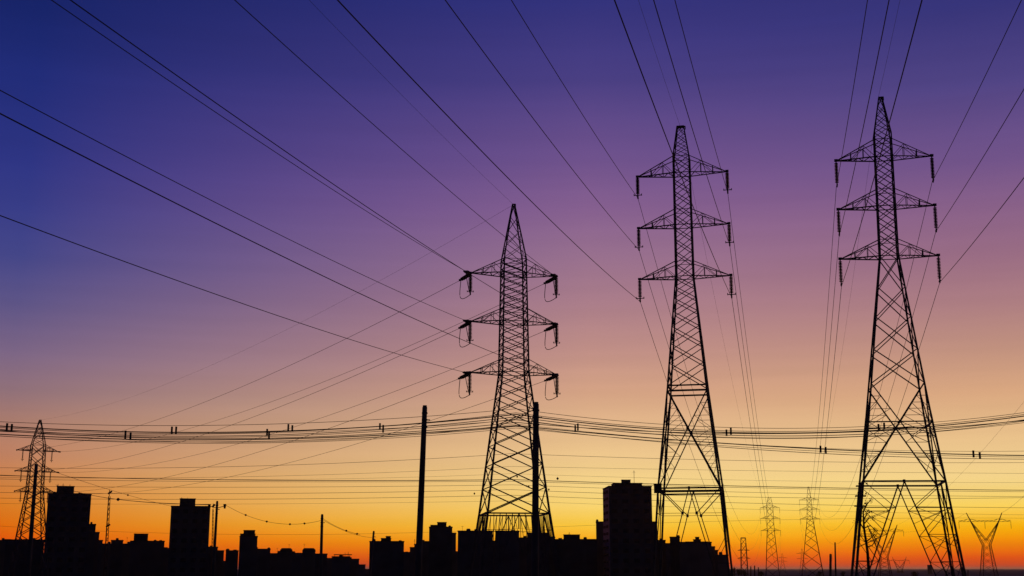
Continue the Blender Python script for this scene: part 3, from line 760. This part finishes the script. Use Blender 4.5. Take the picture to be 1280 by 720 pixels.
    if strip:                                        # pink side wall with loggias on the left flank
        sw = MB(); sw.box(-hw - .06, -hw - .003, .0, depth, 0, zt - .3); sw.build('side_wall', M['panel'], root)
        fh = zt / strip; lm = MB(); lm.box(-.5, -.003, -1.5, 1.5, 0, fh * .35); lo = None
        for f_ in range(strip):
            for yy in (4.5, 12.5):
                if lo is None: lo = o = lm.build('balcony', M['brick'], root)
                else: o = lo.copy(); col.objects.link(o)
                o.parent = root; o.location = (-hw - .063, yy, f_ * fh + fh * .2)
    if canopy:
        cm = MB(); cm.box(-hw * .8, hw + .8, 1, depth, zt + .9, zt + 1.15)
        for s in (-.7, .3, .98): cm.bar((hw * s, 1.3, zt + .3), (hw * s, 1.3, zt + .9), .15)
        cm.build('canopy', M['roof'], root)
    return root

Bd = building
# left end
Bd(-14, 7, 676, 520, 'low dark house cut by the left picture edge', 9, 'render_b', name='house', cat='house')
Bd(6.5, 52, 675.5, 500, 'wide low block at the foot of the small far left pylon', 11, 'render_c', tops=[(10, 17, 674)], antenna=[(30, 671)])
Bd(51.5, 57, 693, 560, 'sliver of a low house between the wide low block and the left tower', 8, 'render_b', name='house', cat='house')
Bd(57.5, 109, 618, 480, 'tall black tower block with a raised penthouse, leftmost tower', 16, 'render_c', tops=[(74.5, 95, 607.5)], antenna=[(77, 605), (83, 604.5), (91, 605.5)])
Bd(106, 117, 656, 500, 'narrow block leaning against the right side of the leftmost tower', 10, 'render_a', antenna=[(120 - 4, 655)])
Bd(116.5, 122, 666, 520, 'narrow stepped block second right of the leftmost tower', 10, 'render_b')
Bd(121.5, 126.5, 676, 540, 'low stepped block third right of the leftmost tower', 9, 'render_a')
Bd(126, 138, 680.5, 560, 'low house under the slim reddish mast', 9, 'render_b', name='house', cat='house')
Bd(137.5, 152, 676, 540, 'low block just right of the slim reddish mast', 9, 'render_c')
Bd(151.5, 162.5, 680.5, 570, 'small low house between two slightly taller flat roofs', 8, 'render_b', name='house', cat='house')
Bd(162, 203.5, 677, 520, 'broad low block with a square raised middle', 12, 'render_a', tops=[(170, 187, 667)])
Bd(203, 211.5, 686, 560, 'small low house wedged left of the second tower', 8, 'render_b', name='house', cat='house', tops=[(207, 211, 684)])
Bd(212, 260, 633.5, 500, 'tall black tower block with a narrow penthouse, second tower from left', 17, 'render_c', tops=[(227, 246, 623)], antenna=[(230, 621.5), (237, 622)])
Bd(259, 271, 684.5, 520, 'low block touching the right foot of the second tower', 9, 'render_a')
Bd(270.5, 279, 689, 540, 'low house right beside the slim insulator pole', 8, 'render_b', name='house', cat='house')
Bd(278.5, 282, 702, 600, 'lowest dark gap house with a sliver of sky above', 8, 'render_b', name='house', cat='house')
Bd(281.5, 297, 689, 530, 'flat low block left of the stepped tower', 9, 'render_a', tops=[(293, 297, 687)])
Bd(298.5, 320.5, 671, 500, 'stepped middle-height block with a taller right half', 12, 'render_c', tops=[(302, 320.5, 667), (306, 320, 662.5)])
Bd(319.5, 337, 687, 530, 'low block at the right foot of the stepped block', 9, 'render_a', tops=[(319.5, 323.5, 684)])
Bd(336, 349.5, 692.5, 560, 'low dark house before the first domed roof', 8, 'render_b', name='house', cat='house')

def dome_house(x0, x1, ytop, D, label):
    r_ = Bd(x0, x1, ytop + 4.5, D, label, 9, 'render_b', name='house', cat='house')
    zt = zat(D, ytop + 4.5); z1 = zat(D, ytop); hw = (xat(x1, D, zt) - xat(x0, D, zt)) / 2
    mb = MB(); prof = [(1.0, .38), (1.0, .5), (.86, .8), (.7, 1.0)]; i0 = []
    for q, f_ in prof:
        i0.append(len(mb.v)); zz = zt + (z1 - zt) * f_ if f_ > .4 else zt + .39
        for sx, sy in ((-1, 0), (1, 0), (1, 1), (-1, 1)): mb.v.append(Vector((sx * hw * q, .1 + (1 - q) * 3 if sy == 0 else 9 - (1 - q) * 3, zz)))
    for a_, b_ in zip(i0, i0[1:]): mb.f += [(a_+k, a_+(k+1) % 4, b_+(k+1) % 4, b_+k) for k in range(4)]
    mb.f.append(tuple(i0[-1] + k for k in range(4))); mb.build('roof', M['tile'], r_)
dome_house(349.5, 364.5, 685, 520, 'house with a rounded roof, left of two alike')
Bd(364, 378, 692, 560, 'low flat house between the two rounded roofs', 8, 'render_a', name='house', cat='house')
dome_house(377.5, 393.5, 685, 520, 'house with a rounded roof next to the short black pole, right of two alike')
Bd(393, 408.5, 693, 550, 'low flat block behind the short black pole', 9, 'render_c')
Bd(408, 415, 698.5, 580, 'small low house right of the short black pole', 8, 'render_b', name='house', cat='house')
Bd(414.5, 437, 696.5, 520, 'low block with a thin overhanging roof canopy', 9, 'render_a', canopy=True, antenna=[(436.5, 690)])
Bd(436.5, 448.5, 699.5, 540, 'lower block stepping down from the canopy roof', 8, 'render_b')
Bd(448, 456.5, 706.5, 600, 'very low house at the end of the falling row of roofs', 8, 'render_a', name='house', cat='house')
Bd(456, 463, 712, 700, 'lowest tiny house left of the flat block with roof box', 8, 'render_b', name='house', cat='house')
Bd(461.5, 504.5, 677.5, 470, 'flat black block with a stepped box on its roof', 15, 'render_c', tops=[(477, 489.5, 672.5), (483, 489, 670)])
Bd(504, 512.5, 691, 540, 'low house in the notch right of the flat block', 8, 'render_b', name='house', cat='house', tops=[(507, 510, 689.5)])
Bd(512, 518, 685, 520, 'narrow low block, first step up to the lone tall pole', 8, 'render_a')
Bd(517.5, 522, 681, 510, 'narrow block, second step up to the lone tall pole', 8, 'render_b', antenna=[(519, 674)])
Bd(521.5, 536.5, 677.5, 500, 'block at the foot of the lone tall concrete pole', 10, 'render_a', tops=[(521.5, 524, 672)])
Bd(536, 565, 659.5, 480, 'middle-height black block with layered roof boxes', 14, 'render_c', tops=[(538.5, 549, 656), (547, 558.5, 652.5)])
Bd(564.5, 569.8, 667, 500, 'narrow slab attached right of the layered-roof block', 10, 'render_a')
Bd(569, 572.5, 690, 600, 'low wall of a house closing the bright slit between two blocks', 8, 'render_b', name='house', cat='house')
Bd(572, 616, 664.5, 460, 'broad flat block at the left foot of the leftmost tall pylon', 14, 'render_c')
Bd(615.5, 619.5, 677, 520, 'low house seen in the short slit under the leftmost tall pylon', 8, 'render_b', name='house', cat='house')
Bd(619, 649, 664.5, 465, 'flat block right of the short slit under the leftmost tall pylon', 13, 'render_a')
Bd(648.5, 659.5, 673, 500, 'lower block filling the notch beneath the leftmost tall pylon', 10, 'render_b')
Bd(659, 686, 667, 470, 'block behind the foot of the thick concrete pole', 12, 'render_c')
Bd(685.5, 694, 672, 490, 'block behind the right leg of the leftmost tall pylon', 10, 'render_a')
Bd(693.5, 746.5, 675, 480, 'long low block with a flat raised roof room', 14, 'render_c', tops=[(704, 724.5, 668)], antenna=[(711, 665)])
Bd(745.5, 756, 653, 500, 'narrow annex on the left of the tallest tower block', 9, 'render_b', strip=0)
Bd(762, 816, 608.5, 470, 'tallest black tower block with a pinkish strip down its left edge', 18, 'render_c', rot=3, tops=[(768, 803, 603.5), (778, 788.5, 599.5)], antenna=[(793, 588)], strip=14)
Bd(815.5, 822.5, 653, 490, 'narrow annex on the right of the tallest tower block', 9, 'render_a')
Bd(822, 832.5, 676, 500, 'low block below the left legs of the middle pylon', 9, 'render_b')
Bd(832, 838.5, 680, 530, 'small low house under the middle pylon', 8, 'render_a', name='house', cat='house')
Bd(838, 850.5, 672, 490, 'square block under the middle pylon', 10, 'render_c')
Bd(850, 890, 678.5, 480, 'wide block with a hump and small turret on its roof', 12, 'render_a', tops=[(856, 884, 676.8), (865.5, 875, 674), (868, 873, 671)])
Bd(889.5, 894.5, 684, 500, 'narrow step down right of the turret block', 8, 'render_b')
Bd(894, 898, 688.5, 510, 'second narrow step down right of the turret block', 8, 'render_c')
Bd(897.5, 911, 694.5, 480, 'last low block behind the right leg of the middle pylon', 10, 'render_a')
Bd(1159.5, 1165, 706.5, 1500, 'tiny far building on the horizon between the legs of the rightmost pylon', 12, 'render_a', win=False)
# ------------------------------------------------------------------ trees
def leaves(mb, c, r, n, s_):
    for _ in range(n):
        d = Vector((random.gauss(0, 1), random.gauss(0, 1), random.gauss(0, .8))); d.normalize(); p = Vector(c) + d * r * random.random() ** .4
        u = Vector((random.gauss(0, 1), random.gauss(0, 1), random.gauss(0, 1))).normalized(); v = u.orthogonal().normalized(); q = s_ * random.uniform(.6, 1.3)
        i = len(mb.v); mb.v += [p - u * q, p + v * q * .5, p + u * q, p - v * q * .5]; mb.f.append((i, i+1, i+2, i+3))
def tree(px, py, D, wpx, label, n=900, name='tree', trunk=True):
    zt = zat(D, py); x = xat(px, D, zt); R_ = wpx / 2 * D / F
    root = empty(name, (x, D, 0)); tag(root, label, name, 'trees and bushes along the plain')
    tr = MB(); th = zt * .5; tr.tube([(0, 0, 0), (.1, 0, th * .5), (0, .1, th)], 0, 8, [zt * .04, zt * .03, zt * .02])
    for k in range(5):
        a = k * 1.256 + .3; tr.tube([(0, .1, th * .8), (math.cos(a) * R_ * .5, math.sin(a) * R_ * .5, zt * .75)], 0, 6, [zt * .016, zt * .006])
    tr.build('trunk', M['bark'], root)
    cr = MB()
    for k in range(9):
        a = random.uniform(0, 6.28); q = random.uniform(0, .62) * R_; zz = zt * random.uniform(.42, .8)
        leaves(cr, (math.cos(a) * q, math.sin(a) * q, zz), min(R_ * .45, zt - zz), n // 9, R_ * .09)
    leaves(cr, (0, 0, zt * .78), zt * .2, n // 5, R_ * .09)
    cr.build('crown', M['leaf'], root)
for (px, py, D, w_, lab) in ((917.5, 705.5, 640, 7, 'small pointed tree just right of the last low block'), (912.5, 709, 600, 9, 'low rounded bush touching the last low block'),
                             (923, 708.5, 620, 10, 'low spreading bush in the middle of the shrub row'), (930, 710, 640, 9, 'low bush at the foot of the very small pylon'),
                             (951, 713, 700, 10, 'flat low bush right of the tiny posts'), (1024, 713, 800, 9, 'flat low bush left of the two thin posts'),
                             (1054, 713, 700, 8, 'flat low bush by the outer left leg of the rightmost pylon'), (1143, 714, 700, 12, 'flat low bush between the feet of the rightmost pylon')):
    tree(px, py, D, w_, lab, 700, 'tree' if 'tree' in lab else 'bush')
# scrawny tree beside the inner left leg of the right pylon
def scrawny():
    D = 104; p0 = at(1086, 720, D); root = empty('tree', (p0.x, D, 0)); tag(root, 'scrawny bare-branched tree beside the left leg of the rightmost tall pylon', 'tree', 'trees and bushes along the plain')
    def L_(px, py, dy=0): v = at(px, py, D + dy); return Vector((v.x - p0.x, v.y - D, v.z))
    tk = MB(); tk.tube([(0, 0, 0), L_(1086, 715), L_(1084.5, 690), L_(1080, 660), L_(1079, 640), L_(1084, 628)], 0, 8, [.16, .13, .11, .09, .06, .03]); tk.build('trunk', M['bark'], root)
    br_ = MB(); tips_ = []
    for a, b, c_ in (((1079.5, 650), (1084, 642), (1088, 640)), ((1079, 640), (1084, 630), (1088.5, 625)), ((1080, 660), (1088, 657), (1094, 662)), ((1080, 655), (1086, 648), (1091.5, 647)),
                     ((1082, 678), (1089, 672), (1093, 668)), ((1080, 662), (1076, 655), (1074, 650)), ((1083, 684), (1090, 682), (1096, 674))):
        br_.tube([L_(*a), L_(*b), L_(*c_)], 0, 6, [.06, .045, .025]); tips_.append(L_(*c_))
    br_.build('branch', M['bark'], root)
    cr = MB()
    for t in tips_:
        leaves(cr, t, .26, 30, .07); leaves(cr, t + Vector((-.3, .2, -.1)), .2, 10, .06)
    cr.build('crown', M['leaf'], root)
scrawny()
